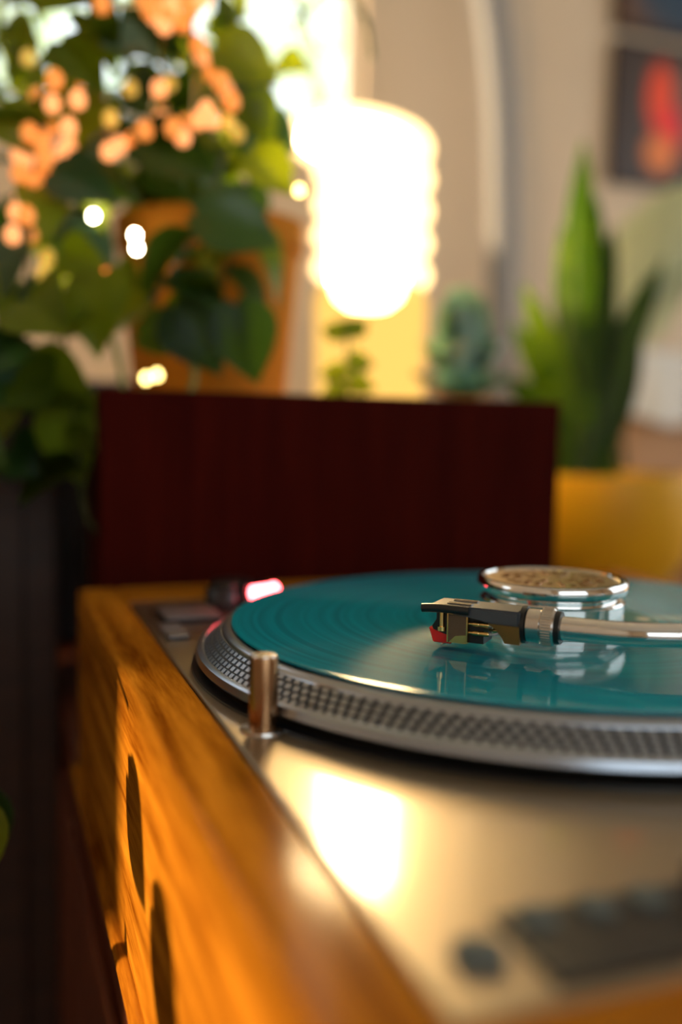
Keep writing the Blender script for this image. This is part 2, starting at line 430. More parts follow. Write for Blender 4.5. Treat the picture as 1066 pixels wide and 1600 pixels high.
# ------------------------------------------------------------------ outdoors beyond the back window
bm = NB(); box(bm, (-14, 2.2, -.5), (14, 20, -.45)); g_ = struct('ground', bm, M['grass'])
def tree(loc, h, spread, n, label):
    t = thing('garden_tree', loc, label, 'tree', 'trees outside the window')
    bm = NB(); tube(bm, [loc, (loc[0]+.1, loc[1], loc[2]+h*.5), (loc[0], loc[1], loc[2]+h*.85)], [.12, .1, .07, .05], 8, 4); obj('trunk', bm, M['bark'], t)
    bm = NB(); rnd = random.Random(n)
    for k in range(n):
        v = Vector((rnd.gauss(0, 1), rnd.gauss(0, 1), rnd.gauss(0, .8))).normalized()*rnd.random()**.4*spread
        c = Vector(loc)+Vector((0, 0, h*.8))+v
        q = Euler((rnd.random()*6, rnd.random()*6, rnd.random()*6)).to_matrix()
        s = rnd.uniform(.10, .18)
        vs = [bm.verts.new(c+q@Vector(p)*s) for p in ((0, -1, 0), (.5, 0, .1), (0, 1, 0), (-.5, 0, .1))]
        bm.faces.new(vs)
    obj('crown', bm, M['tree_leaf'], t, False, kind='stuff')
tree((2.5, 8.0, -.45), 5.6, 1.3, 380, 'pale green tree outside the window seen behind the lamp')
tree((-.3, 8.0, -.45), 5.6, 1.25, 300, 'pale green tree outside the window behind the vine leaves')

# ------------------------------------------------------------------ cabinet carrying everything
CT = 0.70
cab = thing('cabinet', (0.25, 0.2, 0), 'red-brown wooden cabinet carrying the turntable, lamp and pots', 'cabinet')
bm = NB(); box(bm, (-.194, -.285, .06), (.75, .86, CT-.03), 0.003); obj('body', bm, M['cabinet_wood'], cab)
bm = NB(); box(bm, (-.196, -.29, CT-.03), (.76, .87, CT), 0.004); obj('top_board', bm, M['cabinet_wood'], cab)
for a, b_ in ((-.25, .27), (.29, .40)):
    bm = NB(); box(bm, (-.201, a, .1), (-.194, b_, CT-.05), 0.003); d = obj('door', bm, M['cabinet_wood'], cab)
    bm = NB(); lathe(bm, [(0, 0), (.008, 0), (.006, .008), (.011, .016), (.009, .022), (0, .024)], 16, (-.201, (b_-.04 if a < 0 else a+.04), .42), (-1, 0, 0)); obj('knob', bm, M['brass'], d)
for x in (-.15, .70):
    for y in (-.24, .82):
        bm = NB(); lathe(bm, [(0, 0), (.018, 0), (.024, .06), (0, .06)], 14, (x, y, 0)); obj('foot', bm, M['cabinet_wood'], cab)

# dark sideboard added left of the cabinet to keep that side dark
sb = thing('filler_sideboard', (-.70, 0.75, 0), 'nearly black wooden sideboard added to keep the left side dark', 'filler_sideboard')
bm = NB(); box(bm, (-1.25, .42, .08), (-.1985, .95, .96), 0.004); obj('body', bm, M['dark_wood'], sb)
bm = NB(); box(bm, (-1.26, .41, .96), (-.1975, .955, .985), 0.004); obj('top_board', bm, M['dark_wood'], sb)
for a, b_ in ((-1.24, -.74), (-.725, -.225)):
    bm = NB(); box(bm, (a, .413, .12), (b_, .42, .94), 0.003); d = obj('door', bm, M['dark_wood'], sb)
    bm = NB(); tube(bm, [(b_-.04 if a < -1 else a+.04, .405, z) for z in (.45, .6)], .005, 8); obj('handle', bm, M['black_metal'], d)
for x in (-1.2, -.26):
    for y in (.47, .9):
        bm = NB(); box(bm, (x-.025, y-.025, 0), (x+.025, y+.025, .08), .003); obj('foot', bm, M['dark_wood'], sb)

# ------------------------------------------------------------------ turntable
ZD = 0.822                      # deck level
ZR = 0.8413                     # record playing surface
tt_ = thing('turntable', (0, 0, CT), 'silver direct-drive turntable set in an amber wooden plinth, record playing', 'turntable')
XI, XO, YN, YF = -.172, -.197, -.242, .200
for nm, lo, hi, mt in (('a', (XO, YN-.03, CT), (XI, YF+.045, ZD+.0015), 'amber_wood'),
                       ('b', (.188, YN-.03, CT), (.213, YF+.045, ZD+.0015), 'amber_wood'),
                       ('c', (XI, YN-.03, CT), (.188, YN, ZD+.0015), 'amber_wood_x'),
                       ('d', (XI, YF, CT), (.188, YF+.045, ZD+.0015), 'amber_wood_x')):
    bm = NB(); box(bm, lo, hi, 0.0025, 3); obj('plinth_board', bm, M[mt], tt_)
bm = NB(); tube(bm, [(XO-.001, YN-.03, CT+.004), (XO-.001, YF+.045, CT+.004)], .004, 12); obj('bead_trim', bm, M['amber_wood'], tt_)
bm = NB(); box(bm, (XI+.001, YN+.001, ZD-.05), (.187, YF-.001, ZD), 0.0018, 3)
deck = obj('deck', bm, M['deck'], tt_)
# platter
bm = NB()
lathe(bm, [(0, .8255), (.162, .8255), (.1655, .8262), (.1662, .8272), (.1655, .8300), (.1642, .8310), (.1632, .8311),
           (.1625, .8303)], 220)
lathe(bm, [(.1548, .8372), (.1545, .8380), (.1535, .8392), (.1515, .8397), (0, .8397)], 220)
pl = obj('platter', bm, M['platter'], tt_)
bm = NB(); lathe(bm, [(.1624, .8303), (.1546, .8374)], 220); obj('rim_groove', bm, M['platter_groove'], pl)
bm = NB()
p0, p1 = Vector((.1624, .8303)), Vector((.1546, .8374)); dd = (p1-p0); nn = Vector((p1.y-p0.y, p0.x-p1.x)).normalized()
if nn.x < 0: nn = -nn
rows = [(.10, .15, 230), (.35, .15, 220), (.62, .15, 210), (.87, .12, 200)]
for tc_, hw, cnt in rows:
    for i in range(cnt):
        a0, a1 = 2*PI*(i+.2)/cnt, 2*PI*(i+.8)/cnt
        vs = []
        for t in (tc_-hw*.62, tc_+hw*.62):
            base = p0+dd*t
            for h in (0, .00055):
                q = base+nn*h
                for a in (a0, a1): vs.append(bm.verts.new((q.x*math.cos(a), q.x*math.sin(a), q.y)))
        b0, b1, u0, u1, c0, c1, w0, w1 = vs
        for f in ((u0, u1, w1, w0), (b0, u0, w0, c0), (b1, c1, w1, u1), (b0, b1, u1, u0), (c0, w0, w1, c1)): bm.faces.new(f)
obj('strobe_dots', bm, M['platter'], pl, False, kind='stuff')
bm = NB(); lathe(bm, [(0, .8397), (.0036, .8397), (.0036, .853), (.0028, .8545), (0, .855)], 20); obj('spindle', bm, M['chrome'], pl)
bm = NB(); lathe(bm, [(.1635, ZD+.0002), (.168, ZD+.0002), (.168, ZD+.0012), (.1635, ZD+.0012)], 160, closed=True); obj('platter_shade_ring', bm, M['black'], tt_)  # black ring standing for the shade under the platter edge
# start/stop and speed buttons
bm = NB(); box(bm, (-.163, .124, ZD), (-.126, .160, ZD+.0012), .0006); fr = obj('start_stop_button', bm, M['black_metal'], tt_)
bm = NB(); box(bm, (-.160, .127, ZD+.0012), (-.129, .157, ZD+.0040), .0012, 2); obj('button_cap', bm, M['button'], fr)
for k in range(2):
    bm = NB(); box(bm, (-.166, .085+.017*k, ZD), (-.155, .099+.017*k, ZD+.003), .001); obj('speed_button', bm, M['button'], tt_)
# strobe tower with red lamp and power dial
tw = Vector((-.116, .163))
bm = NB(); lathe(bm, [(0, ZD), (.0150, ZD), (.0150, ZD+.011), (.0140, ZD+.0125), (0, ZD+.0125)], 40, (tw.x, tw.y, 0)); st = obj('strobe_tower', bm, M['black_metal'], tt_)
bm = NB(); lathe(bm, [(0, ZD+.0125), (.0125, ZD+.0125), (.0122, ZD+.0165), (.0115, ZD+.017), (0, ZD+.017)], 40, (tw.x, tw.y, 0)); obj('power_dial', bm, M['black'], st)
bm = NB(); tube(bm, [(-.1122, .1245, .8372), (-.1085, .1262, .8372), (-.1010, .1300, .8372), (-.0975, .1318, .8376)], .0043, 12, 3); obj('red_lamp', bm, M['red_led'], st, label='glowing red strobe lamp')
bm = NB(); box(bm, (-.114, .1365, ZD), (-.098, .152, .8400), .0015); obj('lamp_housing', bm, M['black_metal'], st)
# pop-up target light pin
PX, PY = -.1582, -.0650
bm = NB(); lathe(bm, [(0, ZD), (.0052, ZD), (.0052, ZD+.0255), (.0047, ZD+.0268), (0, ZD+.0268)], 36, (PX, PY, 0)); pn = obj('target_light', bm, M['bronze'], tt_, label='bronze-coloured pop-up light pin')
bm = NB(); lathe(bm, [(0, ZD+.0268), (.0044, ZD+.0268), (.0042, ZD+.0273), (0, ZD+.0274)], 36, (PX, PY, 0)); obj('cap', bm, M['brushed'], pn)
bm = NB(); lathe(bm, [(.0053, ZD), (.0085, ZD), (.0083, ZD+.0009), (.0053, ZD+.0012)], 36, (PX, PY, 0)); obj('collar_ring', bm, M['brushed'], pn)
# pitch slider
bm = NB(); box(bm, (-.146, -.236, ZD), (-.030, -.208, ZD+.0012), .0005); pp = obj('pitch_panel', bm, M['black'], tt_)
bm = NB(); box(bm, (-.098, -.234, ZD+.0012), (-.082, -.212, ZD+.009), .002); obj('slider_knob', bm, M['black_metal'], pp)
for x in (-.137, -.122, -.108, -.072, -.056, -.041):
    bm = NB(); lathe(bm, [(0, ZD+.0012), (.0048, ZD+.0012), (.0044, ZD+.0025), (0, ZD+.0026)], 20, (x, -.2135, 0)); obj('pitch_mark', bm, M['grey_mark'], pp)
bm = NB(); lathe(bm, [(0, ZD), (.0060, ZD), (.0055, ZD+.002), (0, ZD+.0022)], 24, (-.1555, -.2215, 0)); obj('reset_button', bm, M['grey_mark'], tt_)

# tonearm: frame with origin at the stylus tip, u runs back along the headshell, v towards the camera side
S0 = Vector((-.0756, -.0378, ZR)); ua = math.radians(-45)
U = Vector((math.cos(ua), math.sin(ua), 0)); V = Vector((U.y, -U.x, 0))
def A(s, w, z): return S0 + U*(s*.001) + V*(w*.001) + Vector((0, 0, z*.001))
bm = NB()
tp = [A(47, 0, 12.4), A(58, 0, 12.5), A(72, -.5, 12.6), A(88, -5, 12.8), A(108, -16, 13), A(135, -34, 13.3), A(165, -54, 13.7), A(200, -72, 14), A(228, -82, 14.4)]
tube(bm, tp, .0047, 20, 6)
ta = obj('tonearm', bm, M['chrome'], tt_)
# headshell
bm = NB(); prism(bm, [(-2.5, 15.6), (-2.5, 18.6), (34, 18.4), (34, 12.6), (21, 12.8), (15, 15.0)], -8, 8, A)
bmesh.ops.bevel(bm, geom=list(bm.edges), offset=.0007, segments=2, affect='EDGES')
hs = obj('headshell', bm, M['headshell'], ta)
bm = NB(); prism(bm, [(21.5, 12.7), (34, 12.5), (34, 5.2), (28.0, 5.2), (26.6, 7.6), (24.6, 10.2)], -6.2, 6.2, lambda s, w, z: A(s, w*(1.0 if z < 12 else 1.24), z))
obj('headshell_heel', bm, M['heel'], ta)
bm = NB(); box(bm, (-.001, -.001, 0), (.001, .001, .0001)); bm.clear()
prism(bm, [(4, 18.6), (4, 19.1), (14, 19.1), (14, 18.6)], -5.5, -2.5, A); prism(bm, [(4, 18.6), (4, 19.1), (14, 19.1), (14, 18.6)], 2.5, 5.5, A)
obj('mounting_slot', bm, M['brushed'], ta)
bm = NB(); tube(bm, [A(14, 8.4, 17.0), A(9, 9.0, 17.2), A(3, 9.6, 17.4), A(-2, 9.9, 17.2), A(-5.0, 10.0, 16.9)], .0018, 12, 5); obj('finger_lift', bm, M['black'], ta)
# collar
bm = NB(); lathe(bm, [(0, 33.5e-3), (7.4e-3, 33.5e-3), (7.4e-3, 35.5e-3), (0, 35.5e-3)], 40, A(0, 0, 12.4), U); obj('gasket', bm, M['black'], ta)
bm = NB(); lathe(bm, [(0, .0355), (.0060, .0355), (.0066, .0360), (.0066, .0410), (.0069, .0412), (.0075, .0418), (.0075, .0462), (.0070, .0468), (0, .0468)], 48, A(0, 0, 12.4), U); cl = obj('locking_collar', bm, M['brushed'], ta)
bm = NB()
for i in range(44):
    a = 2*PI*i/44; c = A(44, 0, 12.4)+V*(.0075*math.cos(a))+Vector((0, 0, .0075*math.sin(a)))
    tube(bm, [c-U*.0018, c+U*.0018], .0003, 5)
obj('knurling', bm, M['brushed'], ta, kind='stuff')
bm = NB(); lathe(bm, [(0, .0468), (.0066, .0468), (.0064, .0488), (0, .0488)], 40, A(0, 0, 12.4), U); obj('rear_gasket', bm, M['black'], ta)
# cartridge
bm = NB(); prism(bm, [(4.6, 3.6), (4.6, 15.4), (13.2, 15.4), (13.2, 3.6)], -7.2, 7.2, A); bmesh.ops.bevel(bm, geom=list(bm.edges), offset=.0003, segments=1, affect='EDGES'); obj('cartridge_body', bm, M['cart'], ta)
bm = NB(); prism(bm, [(13.3, 3.7), (13.3, 15.4), (19.2, 15.4), (19.2, 3.7)], -6.8, 5.0, A); prism(bm, [(-1.0, 6.4), (-2.2, 9.2), (-.4, 12), (-.4, 15.4), (4.5, 15.4), (4.5, 5.4)], -5.6, 5.6, A); obj('cartridge_block', bm, M['black'], ta)
for s in (4.7, 12.7):
    bm = NB(); prism(bm, [(s, 3.6), (s, 15.4), (s+.5, 15.4), (s+.5, 3.6)], -7.3, 7.4, A); obj('gold_edge', bm, M['brass'], ta)
bm = NB(); prism(bm, [(5.3, 15.0), (5.3, 15.5), (12.6, 15.5), (12.6, 15.0)], -7.3, 7.45, A); obj('gold_edge', bm, M['brass'], ta)
bm = NB(); prism(bm, [(5.4, 3.5), (8.2, 6.3), (12.6, 7.0), (12.6, 3.5)], -7.0, 7.35, A); obj('base_plate', bm, M['brass'], ta)
bm = NB(); prism(bm, [(-3.6, 8.6), (-1.6, 2.6), (6.0, 2.5), (6.4, 5.6), (-1, 7.6)], -5.0, 5.8, A); bmesh.ops.bevel(bm, geom=list(bm.edges), offset=.0003, segments=1, affect='EDGES'); obj('stylus_holder', bm, M['red_plastic'], ta, label='red plastic stylus holder')
bm = NB(); tube(bm, [A(5, 0, 2.6), A(0.2, 0, .7)], .00028, 8); tube(bm, [A(.2, 0, .75), A(0, 0, 0.05)], .00018, 6); obj('cantilever', bm, M['brushed'], ta)
for w in (-6.4, 6.6):
    bm = NB(); lathe(bm, [(0, .0078), (.0017, .0078), (.0017, .0095), (.0009, .0096), (.0009, .0154), (0, .0154)], 14, S0+U*.0022+V*(w*.001)); obj('mounting_screw', bm, M['brass'], ta)
for w, z in ((6.0, 11.6), (6.0, 8.0), (-3.0, 11.6), (-3.0, 8.0)):
    s0 = 13.4 if w > 0 else 19.2
    bm = NB(); lathe(bm, [(0, 0), (.0006, 0), (.0006, .0015), (.00095, .0017), (.00095, .0040), (.0008, .0042), (.0010, .0046), (.0010, .0078), (.0006, .0084), (0, .0084)], 12, A(s0, w, z), U); obj('terminal_pin', bm, M['brass'], ta)
    e = s0+8.2
    bm = NB(); tube(bm, [A(e, w, z), A(e+2, w+.6, z+.3), A(e+4.0, w*.8, z-.6 if z > 10 else z+.8), A(e+5.2 if w > 0 else e+3, w*.5, 9.6), A(29, w*.3, 10.4)], .00055, 8, 5)
    obj('lead_wire', bm, M['wire_white' if z > 10 else 'wire_grey'], ta)
# pivot, base, counterweight (outside the frame)
pv = A(228, -82, 0); d2 = Vector((tp[-1].x-tp[-2].x, tp[-1].y-tp[-2].y, 0)).normalized()
pv = Vector((pv.x, pv.y, 0))
bm = NB(); lathe(bm, [(0, ZD), (.034, ZD), (.034, ZD+.012), (.030, ZD+.016), (.016, ZD+.018), (.016, ZD+.026), (0, ZD+.026)], 48, pv); obj('tonearm_base', bm, M['black_metal'], ta)
bm = NB(); lathe(bm, [(0, -.011), (.012, -.011), (.012, .011), (0, .011)], 32, (pv.x, pv.y, tp[-1].z)); obj('pivot_housing', bm, M['brushed'], ta)
bm = NB(); lathe(bm, [(0, .030), (.016, .030), (.0165, .033), (.0165, .055), (.015, .057), (0, .057)], 40, (pv.x, pv.y, tp[-1].z), d2); obj('counterweight', bm, M['brushed'], ta)
bm = NB(); tube(bm, [(pv.x, pv.y, tp[-1].z), tuple(Vector((pv.x, pv.y, tp[-1].z))+d2*.032)], .005, 12); obj('rear_stub', bm, M['chrome'], ta)

# ------------------------------------------------------------------ record and weight
rec = thing('vinyl_record', (0, 0, .8398), 'translucent teal vinyl record lying on the turntable platter', 'record')
bm = NB(); lathe(bm, [(.0037, .8413), (.0037, .83985), (.1495, .83985), (.1505, .8404), (.1503, .8411), (.1490, .8413), (.1465, .84115), (.0600, .84115), (.0575, .8413), (.0500, .8413), (.0037, .8413)], 256)
dsc = obj('disc', bm, M['vinyl'], rec)
lm, nt, b = new_mat('record_label_paper')
setp(b, rough=0.35)
tc = nt.nodes.new('ShaderNodeTexCoord'); vo = nt.nodes.new('ShaderNodeTexVoronoi'); vo.inputs['Scale'].default_value = 75
nt.links.new(tc.outputs['Object'], vo.inputs['Vector'])
cr = nt.nodes.new('ShaderNodeValToRGB'); cr.color_ramp.interpolation = 'CONSTANT'
cr.color_ramp.elements[0].color = (0.75, 0.68, 0.55, 1); cr.color_ramp.elements[1].position = 0.26; cr.color_ramp.elements[1].color = (0.01, 0.16, 0.15, 1)
nt.links.new(vo.outputs['Distance'], cr.inputs['Fac']); nt.links.new(cr.outputs[0], b.inputs['Base Color'])
bm = NB(); lathe(bm, [(.0038, .8413), (.0495, .8413), (.0495, .84145), (.0038, .84145)], 96); obj('label', bm, lm, rec)

wt = thing('record_weight', (0, 0, ZR+.0002), 'polished metal record weight clamped on the teal record', 'record weight')
zb = ZR+.0002
bm = NB(); lathe(bm, [(.0037, zb), (.0300, zb), (.0325, zb+.0008), (.0335, zb+.002), (.0335, zb+.0095), (.0325, zb+.0105), (.0300, zb+.0108), (.0300, zb+.0132), (.0037, zb+.0132)], 128); obj('body', bm, M['chrome'], wt)
bm = NB(); lathe(bm, [(0, zb+.0132), (.0330, zb+.0132), (.0345, zb+.0142), (.0350, zb+.0160), (.0348, zb+.0188), (.0340, zb+.0198), (.0325, zb+.0198), (.0318, zb+.0188), (0, zb+.0186)], 128); tpo = obj('top_plate', bm, M['chrome'], wt)
bm = NB(); lathe(bm, [(0, zb+.0187), (.0312, zb+.0189), (.0312, zb+.0191), (0, zb+.0190)], 96); obj('top_inlay', bm, M['brushed_gold'], tpo)
bm = NB()
for ring, cnt in ((.022, 26), (.0165, 20), (.010, 10)):
    for i in range(cnt):
        if (i*7+cnt) % 5 == 0: continue
        a = 2*PI*i/cnt; c = Vector((ring*math.cos(a), ring*math.sin(a), 0)); t_ = Vector((-math.sin(a), math.cos(a), 0)); r_ = Vector((math.cos(a), math.sin(a), 0))
        def G(p, q, z): return c+t_*p+r_*q+Vector((0, 0, z))
        w_ = .0012 + .0006*((i*3) % 3)
        vs = [bm.verts.new(G(p, q, z)) for z in (zb+.0190, zb+.0194) for p, q in ((-w_, -.0018), (w_, -.0018), (w_, .0018), (-w_, .0018))]
        for f in ((0, 1, 5, 4), (1, 2, 6, 5), (2, 3, 7, 6), (3, 0, 4, 7), (4, 5, 6, 7)): bm.faces.new([vs[k] for k in f])
obj('engraving', bm, M['bronze'], tpo, False, kind='stuff')

# ------------------------------------------------------------------ mahogany box behind the turntable
bx_ = thing('wooden_box', (0, .305, CT), 'dark mahogany wooden box standing behind the turntable', 'box')
bx0, bx1, by0, by1, bz = -.180, .170, .262, .345, .953
bm = NB(); box(bm, (bx0, by0, CT), (bx1, by0+.012, bz), .0015); obj('front_panel', bm, M['mahogany'], bx_)
bm = NB(); box(bm, (bx0, by1-.012, CT), (bx1, by1, bz), .0015); obj('back_panel', bm, M['mahogany'], bx_)
for a, b_ in ((bx0, bx0+.012), (bx1-.012, bx1)):
    bm = NB(); box(bm, (a, by0+.012, CT), (b_, by1-.012, bz), .0015); obj('side_panel', bm, M['mahogany'], bx_)
bm = NB(); box(bm, (bx0+.012, by0+.012, CT), (bx1-.012, by1-.012, CT+.01)); obj('bottom_panel', bm, M['mahogany'], bx_)

# black loudspeaker added to darken the gap behind the vine
ls = thing('filler_speaker', (-.11, .74, CT), 'black boxy loudspeaker added to darken the gap behind the vine pot', 'filler_speaker')
bm = NB(); box(bm, (-.195, .64, CT), (-.03, .84, .975), .004); obj('cabinet_box', bm, M['dark_wood'], ls)
bm = NB(); box(bm, (-.188, .632, CT+.008), (-.037, .64, .967), .003); obj('grille', bm, M['black'], ls)
bm = NB(); lathe(bm, [(.040, 0), (.058, 0), (.058, .004), (.040, .004)], 40, (-.112, .632, .79), (0, -1, 0), closed=True); obj('woofer_ring', bm, M['black_metal'], ls)
bm = NB(); lathe(bm, [(.014, 0), (.026, 0), (.026, .004), (.014, .004)], 40, (-.112, .632, .91), (0, -1, 0), closed=True); obj('tweeter_ring', bm, M['black_metal'], ls)

# riser carrying lamp and pots
RZ = .932
rs = thing('shelf_riser', (.07, .49, CT), 'plain wooden riser behind the mahogany box, under the vine pot', 'riser')
bm = NB(); box(bm, (-.165, .365, RZ-.02), (.226, .58, RZ), .002); obj('top_board', bm, M['riser_wood'], rs)
for x in (-.16, .206):
    bm = NB(); box(bm, (x, .37, CT), (x+.016, .575, RZ-.02), .002); obj('side_board', bm, M['riser_wood'], rs)

# ------------------------------------------------------------------ glowing ring lamp on a block further back
bk = thing('lamp_block', (.185, .72, CT), 'plain wooden block under the glowing lamp, behind the box', 'block')
LB = .935
bm = NB(); box(bm, (.090, .615, LB-.02), (.285, .825, LB), .002); obj('top_board', bm, M['riser_wood'], bk)
for y in (.622, .80):
    bm = NB(); box(bm, (.096, y, CT), (.279, y+.018, LB-.02), .002); obj('side_board', bm, M['riser_wood'], bk)
LX, LY = .1830, .704
lp = thing('ring_lamp', (LX, LY, LB), 'glowing table lamp of stacked glass rings on a pale yellow body', 'lamp')
bm = NB(); lathe(bm, [(0, LB), (.066, LB), (.070, LB+.005), (.0655, LB+.04), (.0675, 1.085), (.060, 1.100), (.053, 1.102)], 64, (LX, LY, 0)); obj('body', bm, M['glow_body'], lp)
bm = NB(); lathe(bm, [(0, 1.072), (.024, 1.075), (.038, 1.086), (.045, 1.104), (.046, 1.118), (.046, 1.247), (.041, 1.255), (0, 1.258)], 48, (LX-.004, LY, 0)); obj('inner_tube', bm, M['glow'], lp)
for z in (1.1170, 1.1545, 1.1915, 1.2285):
    bm = NB(); torus(bm, .0555, .0158, (LX, LY, z), tilt=(0, .08)); obj('glass_ring', bm, M['ring_glass'], lp)
bm = NB(); torus(bm, .0680, .0185, (LX-.016, LY+.005, 1.2660), tilt=(0, .12)); obj('top_ring', bm, M['ring_glass'], lp)
bm = NB(); lathe(bm, [(0, -.008), (.066, -.0065), (.066, .0065), (0, .008)], 40, (LX-.021, LY+.005, 1.2665), Euler((0, .12, 0)).to_matrix() @ Vector((0, 0, 1))); obj('top_disc', bm, M['glow'], lp)

# ------------------------------------------------------------------ leaves
def leaf_mesh(name, mat, aspect=.78, fold=.18, droop=.35, wave=.05, seed=0, n=8, kind='heart'):
    bm = NB(); rnd = random.Random(seed); rows = []
    for i in range(n+1):
        t = i/n
        if kind == 'heart': w = aspect*.5*(math.sin(PI*min(1, t*1.02+.02))**.62)*(1.18-.72*t) * (1.25 if t < .5 else 1.25)
        elif kind == 'round': w = aspect*.5*math.sqrt(max(0, 1-(2*t-1)**2))
        else: w = aspect*.5*(math.sin(PI*(.08+.92*t)))**.8
        if i == n: w = .002
        z = -droop*t*t; row = []
        for k in (-1, -.5, 0, .5, 1):
            back = -.10*abs(k)*(1-t)**3 if kind == 'heart' else 0
            row.append(bm.verts.new((k*w, t+back, z+abs(k)*w*fold*2+wave*math.sin(5*t+k*2+seed)*abs(k)*.5)))
        rows.append(row)
    for a, b_ in zip(rows, rows[1:]):
        for k in range(4): bm.faces.new((a[k], a[k+1], b_[k+1], b_[k]))
    bmesh.ops.solidify(bm, geom=list(bm.faces), thickness=.012)
    return mesh_of(name, bm, mat)
LM = {}
for key, mt in (('leaf', 'leaf'), ('dark', 'leaf_dark'), ('bright', 'leaf_bright'), ('pale', 'leaf_sheen')):
    LM[key] = [leaf_mesh('leaf', M[mt], aspect=a, fold=f, droop=d, seed=s) for a, f, d, s in ((.80, .16, .30, 1), (.72, .25, .55, 2), (.86, .10, .15, 3))]
CAMP = Vector(cam.location)
def orient(nrm, tip):
    n = Vector(nrm).normalized(); y = Vector(tip); y = (y-n*y.dot(n)).normalized(); x = y.cross(n)
    return Matrix((x, y, n)).transposed()
def add_leaf(root, me, loc, nrm, tip, size, name='leaf'):
    o = bpy.data.objects.new(name, me); COL.objects.link(o); o.parent = root
    R = orient(nrm, tip).to_4x4()
    o.matrix_local = Matrix.Translation(Vector(loc)-root.location) @ R @ Matrix.Scale(size, 4)
    return o

# trailing vine in the amber pot
VX, VY = -.062, .475
vine = thing('trailing_vine', (VX, VY, RZ), 'trailing green heart-leaved vine in an amber clay pot left of the lamp', 'potted plant')
bm = NB(); lathe(bm, [(0, RZ), (.062, RZ), (.066, RZ+.004), (.080, RZ+.150), (.0835, RZ+.152), (.0840, RZ+.176), (.0775, RZ+.178), (.0750, RZ+.160), (0, RZ+.158)], 64, (VX, VY, 0)); obj('pot', bm, M['terracotta'], vine)
bm = NB(); lathe(bm, [(0, RZ+.166), (.05, RZ+.165), (.0755, RZ+.160)], 32, (VX, VY, 0)); obj('soil', bm, M['soil'], vine)
rnd = random.Random(21)
fwd = Vector((math.sin(YAW), math.cos(YAW), 0)); rgt = Vector((math.cos(YAW), -math.sin(YAW), 0))
top = Vector((VX, VY, RZ+.165))
stems = [
 [top, (-.06, .44, 1.16), (-.09, .40, 1.22), (-.13, .37, 1.24), (-.18, .35, 1.22), (-.215, .34, 1.12), (-.225, .335, 1.0), (-.235, .32, .90)],
 [top, (-.09, .45, 1.15), (-.14, .42, 1.17), (-.185, .38, 1.12), (-.20, .345, 1.03), (-.195, .32, .96), (-.192, .31, .92), (-.187, .30, .868), (-.17, .295, .845)],
 [top, (-.04, .43, 1.17), (-.03, .39, 1.21), (-.045, .36, 1.20), (-.075, .34, 1.15), (-.10, .33, 1.08), (-.13, .32, 1.03), (-.155, .315, 1.0)],
 [top, (-.08, .47, 1.22), (-.10, .46, 1.30), (-.14, .44, 1.33), (-.19, .42, 1.30), (-.23, .40, 1.24)],
 [top, (-.05, .48, 1.24), (-.04, .47, 1.32), (-.07, .45, 1.36)],
 [top, (-.10, .46, 1.14), (-.16, .44, 1.10), (-.20, .40, 1.05), (-.24, .36, .99), (-.262, .30, .92), (-.272, .22, .885), (-.290, .12, .87), (-.292, .04, .86)],
 [top, (-.13, .46, 1.13), (-.20, .44, 1.12), (-.26, .40, 1.03), (-.285, .33, .90), (-.292, .27, .78), (-.30, .22, .66), (-.31, .18, .52)],
 [top, (-.05, .41, 1.13), (-.06, .36, 1.09), (-.085, .32, 1.04), (-.095, .30, 1.0)],
]
nl = 0
for si, s in enumerate(stems):
    path = spline(s, 8)
    bm = NB(); tube(bm, path, .0014, 6); obj('vine_stem', bm, M['stem'], vine)
    L = 0; nxt = .05 + .01*(si % 3); side = 1
    for p, q in zip(path, path[1:]):
        L += (q-p).length
        if L > nxt and L > .06:
            nxt = L + rnd.uniform(.020, .032); side = -side
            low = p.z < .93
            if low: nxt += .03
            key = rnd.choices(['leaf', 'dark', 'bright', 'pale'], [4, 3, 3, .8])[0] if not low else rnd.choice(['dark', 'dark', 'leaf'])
            n = (-fwd*rnd.uniform(.2, 1) + rgt*rnd.uniform(-.7, .7) + Vector((0, 0, rnd.uniform(.0, 1.0))))
            tip = rgt*side*rnd.uniform(.3, 1) + Vector((0, 0, rnd.uniform(-1.0, -.05)))-fwd*rnd.uniform(0, .5)
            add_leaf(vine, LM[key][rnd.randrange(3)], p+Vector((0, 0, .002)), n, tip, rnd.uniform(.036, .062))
            nl += 1
# bushy crown leaves
for k in range(120):
    a = rnd.random()*2*PI; r = rnd.random()**.5
    p = Vector((-.125, .43, 1.185)) + rgt*(.135*r*math.cos(a)) + Vector((0, 0, .135*r*math.sin(a))) + fwd*rnd.uniform(-.07, .09)
    if (p-Vector((-.02, .43, 1.06))).length < .085 or p.x > -.055: continue
    key = rnd.choices(['leaf', 'dark', 'bright', 'pale'], [4, 2.2, 4, .6])[0]
    n = (-fwd*rnd.uniform(.1, 1) + rgt*rnd.uniform(-.8, .8) + Vector((0, 0, rnd.uniform(-.1, 1.0))))
    tip = rgt*rnd.uniform(-1, 1) + Vector((0, 0, rnd.uniform(-1.0, .3)))
    add_leaf(vine, LM[key][rnd.randrange(3)], p, n, tip, rnd.uniform(.026, .046))
